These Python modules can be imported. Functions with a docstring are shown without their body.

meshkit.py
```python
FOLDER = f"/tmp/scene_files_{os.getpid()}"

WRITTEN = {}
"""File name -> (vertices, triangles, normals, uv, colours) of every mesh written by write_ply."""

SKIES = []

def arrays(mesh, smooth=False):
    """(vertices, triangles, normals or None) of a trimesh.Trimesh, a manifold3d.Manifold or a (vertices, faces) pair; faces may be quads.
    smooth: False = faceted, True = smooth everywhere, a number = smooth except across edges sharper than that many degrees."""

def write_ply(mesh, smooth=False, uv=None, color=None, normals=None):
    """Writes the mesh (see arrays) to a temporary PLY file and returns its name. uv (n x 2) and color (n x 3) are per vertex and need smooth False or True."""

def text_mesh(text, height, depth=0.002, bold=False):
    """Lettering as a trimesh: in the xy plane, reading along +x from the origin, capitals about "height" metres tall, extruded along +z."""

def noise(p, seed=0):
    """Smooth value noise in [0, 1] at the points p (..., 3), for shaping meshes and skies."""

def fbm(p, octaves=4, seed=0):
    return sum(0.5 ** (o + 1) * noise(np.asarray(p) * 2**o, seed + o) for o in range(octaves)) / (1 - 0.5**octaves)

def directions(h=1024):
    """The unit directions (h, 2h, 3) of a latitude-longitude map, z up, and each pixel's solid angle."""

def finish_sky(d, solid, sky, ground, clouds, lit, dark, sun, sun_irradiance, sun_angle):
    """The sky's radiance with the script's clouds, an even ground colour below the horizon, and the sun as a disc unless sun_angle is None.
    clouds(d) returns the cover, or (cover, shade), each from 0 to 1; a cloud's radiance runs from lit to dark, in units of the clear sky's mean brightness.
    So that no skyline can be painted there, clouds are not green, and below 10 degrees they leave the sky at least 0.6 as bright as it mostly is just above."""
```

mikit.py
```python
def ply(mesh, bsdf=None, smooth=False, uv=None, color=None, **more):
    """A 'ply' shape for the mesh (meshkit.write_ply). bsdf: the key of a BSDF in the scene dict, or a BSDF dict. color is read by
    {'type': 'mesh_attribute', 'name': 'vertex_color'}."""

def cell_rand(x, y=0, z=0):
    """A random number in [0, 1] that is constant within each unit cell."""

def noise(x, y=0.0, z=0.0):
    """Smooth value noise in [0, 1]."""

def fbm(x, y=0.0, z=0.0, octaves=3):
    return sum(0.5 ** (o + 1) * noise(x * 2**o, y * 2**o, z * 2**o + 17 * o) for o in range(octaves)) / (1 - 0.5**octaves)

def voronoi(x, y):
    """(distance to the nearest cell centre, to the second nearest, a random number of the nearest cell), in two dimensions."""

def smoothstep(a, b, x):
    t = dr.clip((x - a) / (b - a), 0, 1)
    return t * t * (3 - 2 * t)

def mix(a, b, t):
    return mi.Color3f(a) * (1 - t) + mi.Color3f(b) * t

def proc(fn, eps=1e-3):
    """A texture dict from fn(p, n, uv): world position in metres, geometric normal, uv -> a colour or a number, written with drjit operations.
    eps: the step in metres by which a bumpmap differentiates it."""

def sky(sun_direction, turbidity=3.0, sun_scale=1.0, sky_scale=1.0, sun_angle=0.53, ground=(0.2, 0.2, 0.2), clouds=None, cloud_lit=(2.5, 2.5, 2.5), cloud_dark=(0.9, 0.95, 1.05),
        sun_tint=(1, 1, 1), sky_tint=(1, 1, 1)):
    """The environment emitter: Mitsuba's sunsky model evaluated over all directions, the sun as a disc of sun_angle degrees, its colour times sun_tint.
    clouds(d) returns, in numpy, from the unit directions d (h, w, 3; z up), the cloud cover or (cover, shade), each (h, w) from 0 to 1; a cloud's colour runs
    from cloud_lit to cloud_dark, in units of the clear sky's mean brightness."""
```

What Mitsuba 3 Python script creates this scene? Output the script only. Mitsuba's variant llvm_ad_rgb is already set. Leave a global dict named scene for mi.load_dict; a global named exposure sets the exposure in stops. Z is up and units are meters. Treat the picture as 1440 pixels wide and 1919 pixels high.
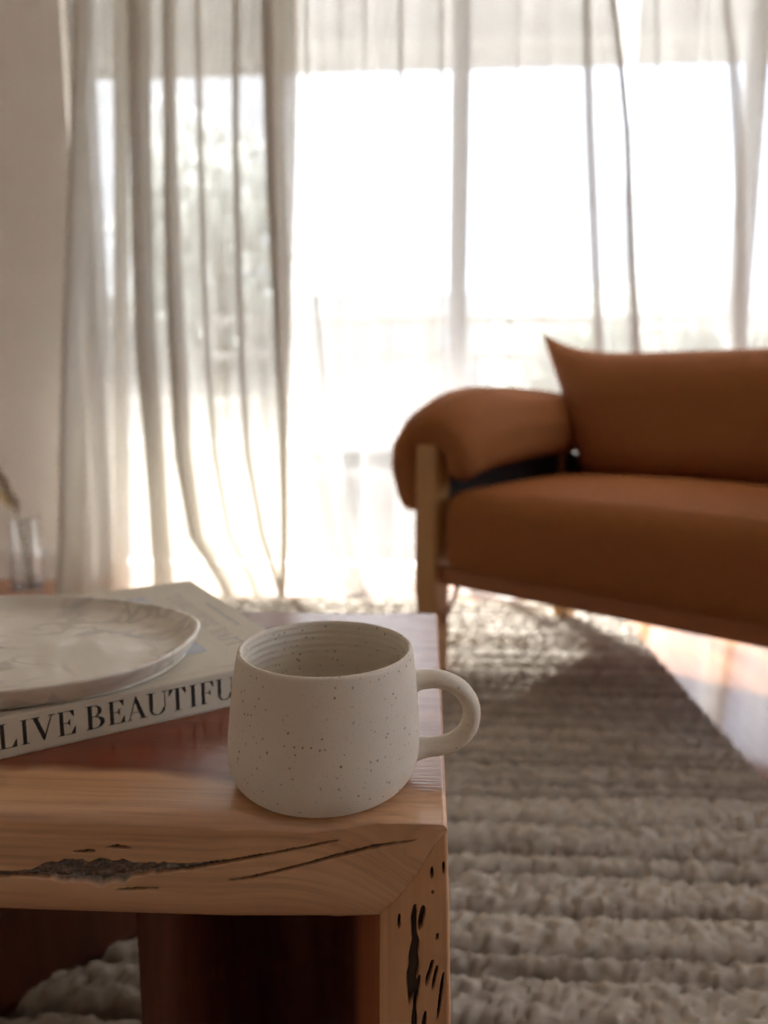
import math
import numpy as np, trimesh, drjit as dr, mitsuba as mi
import manifold3d as m3
from shapely.geometry import Polygon, box as sbox
from shapely.ops import unary_union
from shapely import affinity
import mikit, meshkit
from mikit import proc, fbm, noise, voronoi, smoothstep, mix

T = mi.ScalarTransform4f
rng = np.random.default_rng(7)
scene, labels = {}, {}

# ------------------------------------------------------------------ camera, sky, sun, exposure
exposure = 0.0
CAM_H, PITCH, YAW = 0.59, math.radians(8.8), math.radians(3.4)
fwd = [-math.sin(YAW) * math.cos(PITCH), math.cos(YAW) * math.cos(PITCH), -math.sin(PITCH)]
scene['camera'] = {
    'type': 'thinlens', 'fov': math.degrees(2 * math.atan(720 / 1400)), 'fov_axis': 'x',
    'to_world': T().look_at(origin=[0, 0, CAM_H], target=[fwd[0], fwd[1], CAM_H + fwd[2]], up=[0, 0, 1]),
    'aperture_radius': 0.0026, 'focus_distance': 0.395, 'near_clip': 0.02, 'far_clip': 500.0}


def cloud_cover(d):
    q = d / np.maximum(d[..., 2:] + 0.25, 0.2)
    n = meshkit.fbm(np.stack([q[..., 0] * 1.1, q[..., 1] * 1.1, 0 * q[..., 0] + 3.3], -1), 4, seed=4)
    return np.clip(0.35 + 1.2 * (n - 0.42), 0.15, 0.95), np.clip((n - 0.5) * 1.2, 0, 0.5)


SUN = np.array([-0.40, 1.0, 0.86])
scene['sky'] = mikit.sky(SUN, turbidity=3.5, sun_scale=2.1, sky_scale=1.0, sun_angle=6.0, ground=(0.25, 0.23, 0.2), clouds=cloud_cover,
                         cloud_lit=(1.92, 1.93, 1.95), cloud_dark=(1.2, 1.2, 1.2), sun_tint=(0.78, 1.0, 1.42), sky_tint=(1.05, 1.0, 1.0))
exposure = 5.0


# ------------------------------------------------------------------ helpers
def add(key, mesh, bsdf, smooth=False, uv=None, **more):
    scene[key] = mikit.ply(mesh, bsdf, smooth, uv=uv, **more)
    return key


def lab(key, label=None, cat=None, group=None, kind=None):
    d = {}
    if label: d['label'] = label
    if cat: d['category'] = cat
    if group: d['group'] = group
    if kind: d['kind'] = kind
    labels[key] = d


def bx(x0, x1, y0, y1, z0, z1, r=0.0):
    """Box; r > 0 rounds every edge."""
    if r <= 0:
        b = trimesh.creation.box((x1 - x0, y1 - y0, z1 - z0))
        b.apply_translation(((x0 + x1) / 2, (y0 + y1) / 2, (z0 + z1) / 2))
        return b
    s = m3.Manifold.sphere(r, 16)
    return to_tm(m3.Manifold.batch_hull([s.translate((x, y, z)) for x in (x0 + r, x1 - r) for y in (y0 + r, y1 - r) for z in (z0 + r, z1 - r)]))


def to_tm(m):
    k = m.to_mesh()
    return trimesh.Trimesh(np.array(k.vert_properties[:, :3]), np.array(k.tri_verts), process=False)


def cat(ms):
    return trimesh.util.concatenate(list(ms))


def grid_mesh(P, close_u=False):
    """P (n, m, 3) -> Trimesh of quads split in two."""
    n, m = P.shape[:2]
    i, j = np.meshgrid(np.arange(n - 1), np.arange(m if close_u else m - 1), indexing='ij')
    a, b = i * m + j, i * m + (j + 1) % m
    c, d = a + m, b + m
    f = np.concatenate([np.stack([a, b, d], -1).reshape(-1, 3), np.stack([a, d, c], -1).reshape(-1, 3)])
    return trimesh.Trimesh(P.reshape(-1, 3), f, process=False)


def catmull(P, n, closed=False):
    P = np.asarray(P, float)
    k = len(P)
    if closed:
        idx = lambda i: P[i % k]
        segs = k
    else:
        Q = np.vstack([2 * P[0] - P[1], P, 2 * P[-1] - P[-2]])
        idx = lambda i: Q[i + 1]
        segs = k - 1
    out = []
    for s in range(segs):
        p0, p1, p2, p3 = idx(s - 1), idx(s), idx(s + 1), idx(s + 2)
        for t in np.linspace(0, 1, n, endpoint=False):
            out.append(0.5 * (2 * p1 + (p2 - p0) * t + (2 * p0 - 5 * p1 + 4 * p2 - p3) * t * t + (3 * p1 - p0 - 3 * p2 + p3) * t ** 3))
    if not closed: out.append(P[-1])
    return np.array(out)


def sweep(path, ra, rb, side, sides=20, cap=True):
    """Tube along path with an elliptic section: ra along the in-plane normal, rb along side."""
    path = np.asarray(path, float)
    n = len(path)
    ra, rb = np.broadcast_to(ra, n), np.broadcast_to(rb, n)
    t = np.gradient(path, axis=0)
    t /= np.linalg.norm(t, axis=1, keepdims=True)
    side = np.broadcast_to(np.asarray(side, float), (n, 3))
    a = np.cross(side, t)
    a /= np.linalg.norm(a, axis=1, keepdims=True)
    b = np.cross(t, a)
    ang = np.arange(sides) * 2 * np.pi / sides
    P = path[:, None] + ra[:, None, None] * np.cos(ang)[None, :, None] * a[:, None] + rb[:, None, None] * np.sin(ang)[None, :, None] * b[:, None]
    g = grid_mesh(P, True)
    if cap:
        v = np.vstack([g.vertices, path[0], path[-1]])
        j = np.arange(sides)
        e = (n - 1) * sides
        f = np.vstack([g.faces, np.stack([j * 0 + n * sides, (j + 1) % sides, j], 1), np.stack([j * 0 + n * sides + 1, e + j, e + (j + 1) % sides], 1)])
        g = trimesh.Trimesh(v, f, process=False)
    return g


def lathe(prof, sides=96):
    prof = np.asarray(prof, float)
    ang = np.arange(sides) * 2 * np.pi / sides
    P = np.stack([prof[:, 0:1] * np.cos(ang), prof[:, 0:1] * np.sin(ang), np.repeat(prof[:, 1:2], sides, 1)], -1)
    return grid_mesh(P, True)


def extrude(poly, h):
    gs = getattr(poly, 'geoms', [poly])
    return cat([trimesh.creation.extrude_polygon(g, h, engine='earcut') for g in gs])


def frame(mesh, o, ex, ey, ez):
    M = np.eye(4)
    M[:3, 0], M[:3, 1], M[:3, 2], M[:3, 3] = ex, ey, ez, o
    mesh = mesh.copy()
    mesh.apply_transform(M)
    return mesh


# ------------------------------------------------------------------ materials
def principled(color, rough=0.5, **k):
    c = color if isinstance(color, dict) else {'type': 'rgb', 'value': list(color)}
    return {'type': 'twosided', 'bsdf': {'type': 'principled', 'base_color': c, 'roughness': rough, **k}}


def wood_colour(along, across1, across2, light, dark, streak=1.0):
    w = fbm(along * 3.0, across1 * 9, across2 * 9, 2)
    fine = fbm(along * 14, across1 * 420 + w * 6, across2 * 420, 3)
    mid = fbm(along * 5, across1 * 70 + w * 5, across2 * 70 + w * 3, 3)
    return mix(light, dark, dr.clip((mid - 0.32) * 1.2 * streak + (fine - 0.5) * 0.9, 0, 1))


def table_fn(p, n, uv):
    """Slab: red heartwood on top, pale sapwood toward the long edge; uv.x is the filled crack, uv.y turns the grain down into the leg."""
    sw = uv.y
    x, y, z = p.x, p.y, p.z
    q = z + sw * (x + 0.05) * 0.55
    heart = wood_colour(x, y, q, (0.16, 0.026, 0.004), (0.085, 0.012, 0.002))
    sap = wood_colour(x, y, q, (0.51, 0.29, 0.148), (0.245, 0.112, 0.047), 0.8)
    edge = 0.381 + 0.016 * (noise(x * 9, 2.0) - 0.5) + 0.004 * (noise(x * 60, y * 60) - 0.5) - 0.012 * smoothstep(-0.17, -0.08, x)
    t = smoothstep(-0.006, 0.006, y - edge) * smoothstep(0.372, 0.379, z)
    t = t * (1 - 0.55 * smoothstep(-0.15, -0.03, x))
    c = mix(sap, heart, t)
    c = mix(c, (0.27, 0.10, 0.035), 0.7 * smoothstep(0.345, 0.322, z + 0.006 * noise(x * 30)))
    dirt = mix((0.035, 0.022, 0.014), (0.12, 0.075, 0.045), noise(x * 500, z * 500) * noise(x * 900, z * 900, 3.0) * 1.6)
    return mix(c, dirt, dr.clip(uv.x, 0, 1))


def leg_fn(p, n, uv):
    x, y, z = p.x, p.y, p.z
    tan = wood_colour(z, x, y, (0.50, 0.27, 0.135), (0.29, 0.13, 0.056))
    red = wood_colour(z, x, y, mix((0.34, 0.12, 0.046), (0.10, 0.030, 0.013), smoothstep(0.40, 0.45, y)), mix((0.20, 0.065, 0.028), (0.05, 0.016, 0.008), smoothstep(0.40, 0.45, y)))  # shade of the hollow painted in: log colour darkens behind the front edge
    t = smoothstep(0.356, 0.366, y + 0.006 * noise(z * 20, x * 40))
    c = mix(tan, red, t)
    return mix(c, (0.045, 0.022, 0.011), dr.clip(uv.x, 0, 1))


def grain_bump(p, n, uv):
    return fbm(p.x * 60, p.y * 1500, p.z * 1500, 2)


def leg_bump(p, n, uv):
    return fbm(p.z * 50, p.x * 1100, p.y * 1100, 2)


def bumped(inner, fn, scale, eps=3e-4):
    return {'type': 'twosided', 'bsdf': {'type': 'bumpmap', 'tex': proc(fn, eps), 'scale': scale, 'bsdf': inner}}


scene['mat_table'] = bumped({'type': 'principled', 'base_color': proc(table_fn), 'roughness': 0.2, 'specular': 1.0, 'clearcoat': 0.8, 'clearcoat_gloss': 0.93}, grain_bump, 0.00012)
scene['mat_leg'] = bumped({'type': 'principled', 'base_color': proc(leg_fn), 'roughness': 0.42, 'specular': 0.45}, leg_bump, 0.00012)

MX, MY, MZ = -0.0570, 0.3885, 0.380        # mug axis and table height


def mug_fn(p, n, uv):
    x, y, z = p.x - MX, p.y - MY, p.z
    a = dr.atan2(y, x)
    inside = smoothstep(0.0485, 0.0480, dr.sqrt(x * x + y * y) + 0.0)
    base = mix((0.60, 0.535, 0.435), (0.57, 0.505, 0.405), fbm(a * 3, z * 90, 1.0, 2))
    rad = dr.sqrt(x * x + y * y)
    u, v = a * 10.5 + rad * 210 + y * 190 * smoothstep(0.054, 0.056, rad), z * 200 + 3.0
    d1, _, r1 = voronoi(u, v)
    d2, _, r2 = voronoi(u * 2.3 + 7.0, v * 2.3)
    s1 = smoothstep(0.9, 0.5, d1 / (0.06 + 0.16 * noise(u * 0.9, v * 0.9, 5.0))) * dr.select(r1 > 0.64, 1.0, 0.0)
    s2 = smoothstep(0.18, 0.08, d2) * dr.select(r2 > 0.76, 0.5, 0.0)
    c = mix(base, (0.16, 0.115, 0.08), dr.clip(dr.maximum(s1 * (0.2 + 0.8 * noise(u * 0.6 + 40, v * 0.6)), s2 * 0.7), 0, 0.9))
    return c


scene['mat_mug'] = principled(proc(mug_fn), 0.6, specular=0.35)


def plate_fn(p, n, uv):
    w = fbm(p.x * 22, p.y * 22, 1.0, 3)
    v = fbm(p.x * 28 + w * 3.2, p.y * 46 + w * 3.2, p.z * 30, 3)
    vein = smoothstep(0.10, 0.0, dr.abs(v - 0.52)) * smoothstep(0.35, 0.6, noise(p.x * 18, p.y * 18 + 5))
    d, _, r = voronoi(p.x * 30 + w * 2, p.y * 30 + w * 2)
    blot = smoothstep(0.36, 0.26, d) * dr.select(r > 0.90, 0.6, 0.0)
    c = mix((0.62, 0.57, 0.48), (0.545, 0.495, 0.415), fbm(p.x * 45, p.y * 45, 0.0, 3))
    c = mix(c, (0.33, 0.30, 0.26), vein * 0.55)
    return mix(c, (0.30, 0.285, 0.265), blot * 0.7)


def plate_bump(p, n, uv):
    return fbm(p.x * 55, p.y * 55, 0.0, 3)


scene['mat_plate'] = bumped({'type': 'principled', 'base_color': proc(plate_fn), 'roughness': 0.2, 'specular': 1.0}, plate_bump, 0.0030, 1e-3)
scene['mat_book'] = principled((0.50, 0.445, 0.345), 0.55, specular=0.35)
scene['mat_pages'] = principled((0.70, 0.66, 0.58), 0.8)
scene['mat_ink'] = principled((0.018, 0.014, 0.011), 0.5)
scene['mat_grey_ink'] = principled((0.36, 0.335, 0.30), 0.55)
scene['mat_groove'] = principled((0.47, 0.43, 0.375), 0.6)


def photo_fn(p, n, uv):
    t = fbm(p.x * 25, p.y * 25, 0.0, 2)
    return mix((0.36, 0.355, 0.36), (0.29, 0.30, 0.33), smoothstep(0.35, 0.65, t))


scene['mat_photo'] = principled(proc(photo_fn), 0.35)


def cloth_fn(p, n, uv):
    return mix((0.275, 0.103, 0.032), (0.23, 0.082, 0.024), fbm(p.x * 160, p.y * 160, p.z * 160, 3))


def cloth_bump(p, n, uv):
    return fbm(p.x * 420, p.y * 420, p.z * 420, 2)


scene['mat_boucle'] = bumped({'type': 'principled', 'base_color': proc(cloth_fn), 'roughness': 0.85, 'specular': 0.2, 'sheen': 1.0, 'sheen_tint': 0.6}, cloth_bump, 0.0008, 8e-4)
scene['mat_oak'] = principled(proc(lambda p, n, uv: mix((0.46, 0.25, 0.095), (0.36, 0.18, 0.06), fbm(p.x * 90, p.y * 90, p.z * 6, 3))), 0.4)
scene['mat_rail'] = principled((0.28, 0.10, 0.035), 0.55)
scene['mat_webbing'] = principled((0.03, 0.02, 0.015), 0.8)
scene['mat_brass'] = principled((0.85, 0.68, 0.42), 0.25, metallic=1.0)


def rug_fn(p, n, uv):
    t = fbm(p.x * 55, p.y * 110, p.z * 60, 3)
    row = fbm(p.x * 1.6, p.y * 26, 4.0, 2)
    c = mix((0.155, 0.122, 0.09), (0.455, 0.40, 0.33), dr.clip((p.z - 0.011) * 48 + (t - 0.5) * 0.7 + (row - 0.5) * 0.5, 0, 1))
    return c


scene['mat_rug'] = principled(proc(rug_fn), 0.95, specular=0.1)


def floor_fn(p, n, uv):
    r = mikit.cell_rand(p.x / 0.13, (p.y + 0.4 * dr.floor(p.x / 0.13)) / 1.3)
    c = wood_colour(p.y, p.x + r * 7, 0.0, (0.27, 0.115, 0.05), (0.18, 0.068, 0.028))
    e = p.x / 0.13 - dr.floor(p.x / 0.13)
    c = c * (0.85 + 0.3 * r)
    return mix(c, (0.06, 0.03, 0.015), smoothstep(0.012, 0.006, dr.minimum(e, 1 - e)))


scene['mat_floor'] = principled(proc(floor_fn), 0.13, specular=1.0, clearcoat=0.8, clearcoat_gloss=0.95)
scene['mat_wall'] = principled(proc(lambda p, n, uv: mix((0.85, 0.82, 0.765), (0.83, 0.80, 0.745), fbm(p.x * 12, p.y * 12, p.z * 12, 3))), 0.8, specular=0.2)
scene['mat_white'] = principled((0.74, 0.71, 0.67), 0.45)
scene['mat_ceiling'] = principled((0.90, 0.89, 0.87), 0.9)
scene['mat_frame'] = principled((0.62, 0.61, 0.60), 0.4)
scene['mat_pane'] = {'type': 'thindielectric', 'int_ior': 1.5}
scene['mat_glass'] = {'type': 'dielectric', 'int_ior': 1.5}


def weave(p, n, uv):
    slub = fbm(p.x * 260, p.z * 14, p.y * 90, 2) * 0.5 + fbm(p.z * 320, p.x * 18, 0.0, 2) * 0.5
    return 0.66 + 0.2 * (slub - 0.5)


scene['mat_sheer'] = {'type': 'mask', 'opacity': proc(weave), 'bsdf': {
    'type': 'principledthin', 'base_color': {'type': 'rgb', 'value': [0.70, 0.685, 0.655]}, 'roughness': 0.9, 'diff_trans': 0.04, 'eta': 1.3, 'spec_trans': 0.0}}


def weave_heavy(p, n, uv):
    slub = fbm(p.x * 260, p.z * 14, p.y * 90, 2) * 0.5 + fbm(p.z * 320, p.x * 18, 0.0, 2) * 0.5
    return 0.88 + 0.14 * (slub - 0.5)


scene['mat_linen'] = {'type': 'mask', 'opacity': proc(weave_heavy), 'bsdf': {
    'type': 'principledthin', 'base_color': {'type': 'rgb', 'value': [0.61, 0.57, 0.505]}, 'roughness': 0.9, 'diff_trans': 0.34, 'eta': 1.3, 'spec_trans': 0.0}}
scene['mat_patio'] = {'type': 'twosided', 'bsdf': {'type': 'diffuse', 'reflectance': {'type': 'rgb', 'value': [0.07, 0.068, 0.066]}}}
scene['mat_eave'] = principled((0.78, 0.77, 0.75), 0.8)
scene['mat_fence'] = principled((0.75, 0.73, 0.70), 0.8)
scene['mat_leaf'] = {'type': 'principledthin', 'base_color': {'type': 'rgb', 'value': [0.74, 0.74, 0.69]}, 'roughness': 0.6, 'diff_trans': 1.1, 'eta': 1.4, 'spec_trans': 0.0}
scene['mat_bark'] = principled((0.20, 0.16, 0.12), 0.9)
scene['mat_dry'] = principled((0.20, 0.145, 0.095), 0.8)
scene['mat_straw'] = principled((0.55, 0.42, 0.22), 0.8)

# ------------------------------------------------------------------ room shell
WY = 2.31                       # inner face of the window wall
XL, XR, YB, ZC = -2.8, 2.8, -3.8, 2.45
WX0, WX1, WZ1 = -1.08, 2.1, 2.25
add('floor', bx(XL - 0.1, XR + 0.1, YB - 0.1, WY + 0.14, -0.12, 0), 'mat_floor'); lab('floor', kind='structure')
add('ceiling', bx(XL - 0.1, XR + 0.1, YB - 0.1, WY + 0.14, ZC, ZC + 0.1), 'mat_ceiling'); lab('ceiling', kind='structure')
add('wall_front', cat([bx(XL, WX0, WY, WY + 0.14, 0, ZC), bx(WX1, XR, WY, WY + 0.14, 0, ZC), bx(WX0, WX1, WY, WY + 0.14, WZ1, ZC)]), 'mat_wall'); lab('wall_front', kind='structure')
add('wall_left', bx(XL - 0.1, XL, YB, WY + 0.14, 0, ZC), 'mat_wall'); lab('wall_left', kind='structure')
SY0, SY1, SZ0, SZ1 = -0.3, 1.9, 0.75, 2.15
add('wall_right', cat([bx(XR, XR + 0.1, YB, SY0, 0, ZC), bx(XR, XR + 0.1, SY1, WY + 0.14, 0, ZC), bx(XR, XR + 0.1, SY0, SY1, 0, SZ0), bx(XR, XR + 0.1, SY0, SY1, SZ1, ZC)]), 'mat_wall'); lab('wall_right', kind='structure')
add('wall_back', bx(XL - 0.1, XR + 0.1, YB - 0.1, YB, 0, ZC), 'mat_wall'); lab('wall_back', kind='structure')
bb = Polygon([(0, 0), (0.014, 0), (0.014, 0.085), (0.010, 0.092), (0.004, 0.1), (0, 0.1)])
base = frame(extrude(bb, WX0 - XL), (XL, WY, 0), (0, -1, 0), (0, 0, 1), (1, 0, 0))
base.invert() if base.volume < 0 else None
add('baseboard_front', base, 'mat_white'); lab('baseboard_front', kind='structure')
# sliding glass door: outer frame, stiles and panes
fr = [bx(WX0, WX1, WY + 0.03, WY + 0.11, 0, 0.05, 0.004), bx(WX0, WX1, WY + 0.03, WY + 0.11, WZ1 - 0.05, WZ1, 0.004),
      bx(WX0, WX0 + 0.05, WY + 0.03, WY + 0.11, 0.05, WZ1 - 0.05, 0.004), bx(WX1 - 0.05, WX1, WY + 0.03, WY + 0.11, 0.05, WZ1 - 0.05, 0.004)]
add('window_1__frame', cat(fr), 'mat_frame', 40)
stiles = [0.086, 0.93]
edges = [WX0 + 0.05] + stiles + [WX1 - 0.05]
for i, x in enumerate(stiles):
    add('window_1__stile' + (f'_{i:03d}' if i else ''), bx(x - 0.027, x + 0.027, WY + 0.045, WY + 0.095, 0.05, WZ1 - 0.05, 0.004), 'mat_frame', 40)
for i in range(3):
    add('window_1__pane' + (f'_{i:03d}' if i else ''), grid_mesh(np.array([[[x, WY + 0.07, z] for x in (edges[i] + 0.02, edges[i + 1] - 0.02)] for z in (0.045, WZ1 - 0.045)])), 'mat_pane')
lab('window_1', kind='structure')

WXR = XR + 0.05
add('added_window_2__frame', cat([bx(WXR - 0.03, WXR + 0.03, SY0, SY1, SZ0, SZ0 + 0.05), bx(WXR - 0.03, WXR + 0.03, SY0, SY1, SZ1 - 0.05, SZ1), bx(WXR - 0.03, WXR + 0.03, SY0, SY0 + 0.05, SZ0, SZ1), bx(WXR - 0.03, WXR + 0.03, SY1 - 0.05, SY1, SZ0, SZ1), bx(WXR - 0.03, WXR + 0.03, 0.77, 0.83, SZ0, SZ1)]), 'mat_frame')  # added window out of view, put in to light the room from the right
for i, (a, b) in enumerate(((SY0 + 0.04, 0.78), (0.82, SY1 - 0.04))):
    add('added_window_2__pane' + (f'_{i:03d}' if i else ''), grid_mesh(np.array([[[WXR, y, z] for y in (a, b)] for z in (SZ0 + 0.04, SZ1 - 0.04)])), 'mat_pane')
lab('added_window_2', kind='structure')

# ------------------------------------------------------------------ outdoors
add('patio', bx(-9, 9, WY + 0.14, 14, -0.16, -0.04), 'mat_patio'); lab('patio', kind='structure')
add('veranda_roof', cat([bx(-5, 5, WY + 0.14, 4.2, 2.36, 2.44), bx(-5, 5, 4.14, 4.2, 2.26, 2.38)]), 'mat_eave'); lab('veranda_roof', kind='structure')
rail = []
for z in (0.34, 0.56, 0.80, 0.98):
    rail.append((z, bx(-4.5, 4.5, 4.02, 4.06, z - 0.022, z + 0.022, 0.006)))
for i, (z, m) in enumerate(rail):
    add('veranda_railing__rail' + (f'_{i:03d}' if i else ''), m, 'mat_white', 40)
for i, x in enumerate(np.arange(-4.4, 4.5, 2.2)):
    add('veranda_railing__post' + (f'_{i:03d}' if i else ''), bx(x - 0.04, x + 0.04, 4.06, 4.14, -0.04, 1.03, 0.006), 'mat_white', 40)
lab('veranda_railing', 'pale post and rail balustrade outside behind the sheer curtains', 'railing')


def leaf_cloud(c, r, n, size, seed):
    g = np.random.default_rng(seed)
    d = g.normal(size=(n, 3)); d /= np.linalg.norm(d, axis=1, keepdims=True)
    p = np.asarray(c) + d * np.asarray(r) * (g.random((n, 1)) ** 0.4) * (0.75 + 0.5 * meshkit.fbm(d * 2.2 + seed, 3, seed)[:, None])
    a = g.normal(size=(n, 3)); a /= np.linalg.norm(a, axis=1, keepdims=True)
    b = np.cross(a, g.normal(size=(n, 3))); b /= np.linalg.norm(b, axis=1, keepdims=True)
    s = size * (0.6 + 0.8 * g.random((n, 1)))
    v = np.stack([p - a * s, p + b * s * 0.4, p + a * s, p - b * s * 0.4], 1).reshape(-1, 3)
    k = np.arange(n) * 4
    return trimesh.Trimesh(v, np.vstack([np.stack([k, k + 1, k + 2], 1), np.stack([k, k + 2, k + 3], 1)]), process=False)


add('garden_tree__crown', leaf_cloud((-2.2, 7.6, 2.1), (0.95, 0.9, 1.2), 3200, 0.075, 3), 'mat_leaf')
add('garden_tree__trunk', sweep(catmull([(-2.15, 7.6, -0.1), (-2.12, 7.62, 0.6), (-2.05, 7.6, 1.3), (-2.13, 7.6, 2.2)], 6), np.linspace(0.10, 0.05, 19), np.linspace(0.10, 0.05, 19), (0, 1, 0.01), 10), 'mat_bark', True)
lab('garden_tree', 'leafy tree outside, faint grey shape through the sheer curtain', 'tree')
hd = []
for i, x in enumerate(np.linspace(1.0, 4.2, 9)):
    hd.append(leaf_cloud((x, 7.2 + 0.2 * (i % 2), 0.75), (0.42, 0.4, 0.95), 2600, 0.05, 20 + i))
add('garden_hedge', cat(hd), 'mat_leaf'); lab('garden_hedge', 'clipped hedge outside seen faintly behind the armchair cushion', 'hedge')
k = 0
for x in np.arange(-6, 6, 0.3):
    add('garden_fence__board' + (f'_{k:03d}' if k else ''), bx(x, x + 0.285, 8.6, 8.63, -0.04, 1.72 + 0.01 * (k % 3)), 'mat_fence'); k += 1
for j, z in enumerate((0.3, 1.3)):
    add('garden_fence__rail' + (f'_{j:03d}' if j else ''), bx(-6, 6, 8.63, 8.69, z - 0.05, z + 0.05), 'mat_fence')
lab('garden_fence', 'pale board fence at the far end of the garden', 'fence')

# ------------------------------------------------------------------ rug
RX0, RX1, RY0, RY1 = -0.95, 0.51, -0.25, 2.04


def rug_height(x, y):
    q = np.stack([x, y, 0 * x], -1)
    warp = 0.018 * (meshkit.fbm(q * [2.2, 5, 1], 2, 1) - 0.5) + 0.012 * (meshkit.fbm(q * [9, 12, 1], 2, 2) - 0.5)
    yy = y + warp
    gap = np.cumsum(np.random.default_rng(5).uniform(0.030, 0.075, 70)) + RY0 - 0.3
    dist = np.min(np.abs(yy[..., None] - gap), -1)
    furrow = np.clip(dist / 0.014, 0, 1) ** 0.8
    strength = 0.15 + 0.85 * meshkit.noise(q * [3.0, 14, 1], 8)
    tuft = meshkit.fbm(q * [85, 115, 1], 3, 3)
    fine = meshkit.noise(q * [210, 240, 1], 5)
    return 0.009 + 0.019 * (1 - (1 - furrow) * strength) + 0.012 * (tuft - 0.5) + 0.008 * (fine - 0.5)


xs, ys = np.arange(RX0, RX1 + 1e-6, 0.0042), np.concatenate([np.arange(RY0, 1.7, 0.0042), np.arange(1.7, RY1 + 1e-6, 0.006)])
Xg, Yg = np.meshgrid(xs, ys)
Zg = np.concatenate([rug_height(Xg[i:i + 80], Yg[i:i + 80]) for i in range(0, len(ys), 80)])
edge = np.minimum(np.minimum(Xg - RX0, RX1 - Xg), np.minimum(Yg - RY0, RY1 - Yg))
Zg = np.where(edge < 1e-4, 0.001, Zg * np.clip(0.45 + edge / 0.012, 0, 1))
wob = 0.004 * (meshkit.fbm(np.stack([Yg * 60, Xg * 0, Xg * 0], -1), 2, 9) - 0.5) * (np.abs(Xg - RX1) < 0.01)
rug = grid_mesh(np.stack([Xg + wob, Yg, Zg], -1))
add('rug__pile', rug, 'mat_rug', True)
add('rug__backing', bx(RX0 + 0.004, RX1 - 0.004, RY0 + 0.004, RY1 - 0.004, 0.0005, 0.006), 'mat_groove')
lab('rug', 'thick ribbed wool rug in beige and taupe on the floor', 'rug'); lab('rug__pile', kind='stuff')

# ------------------------------------------------------------------ side table
TX0, TX1, TY0, TY1, TZ = -0.66, 0.011, 0.343, 0.709, 0.380


def polyline(pts):
    pts = np.asarray(pts, float)
    return lambda x: np.interp(x, pts[:, 0], pts[:, 1], left=np.nan, right=np.nan)


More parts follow.
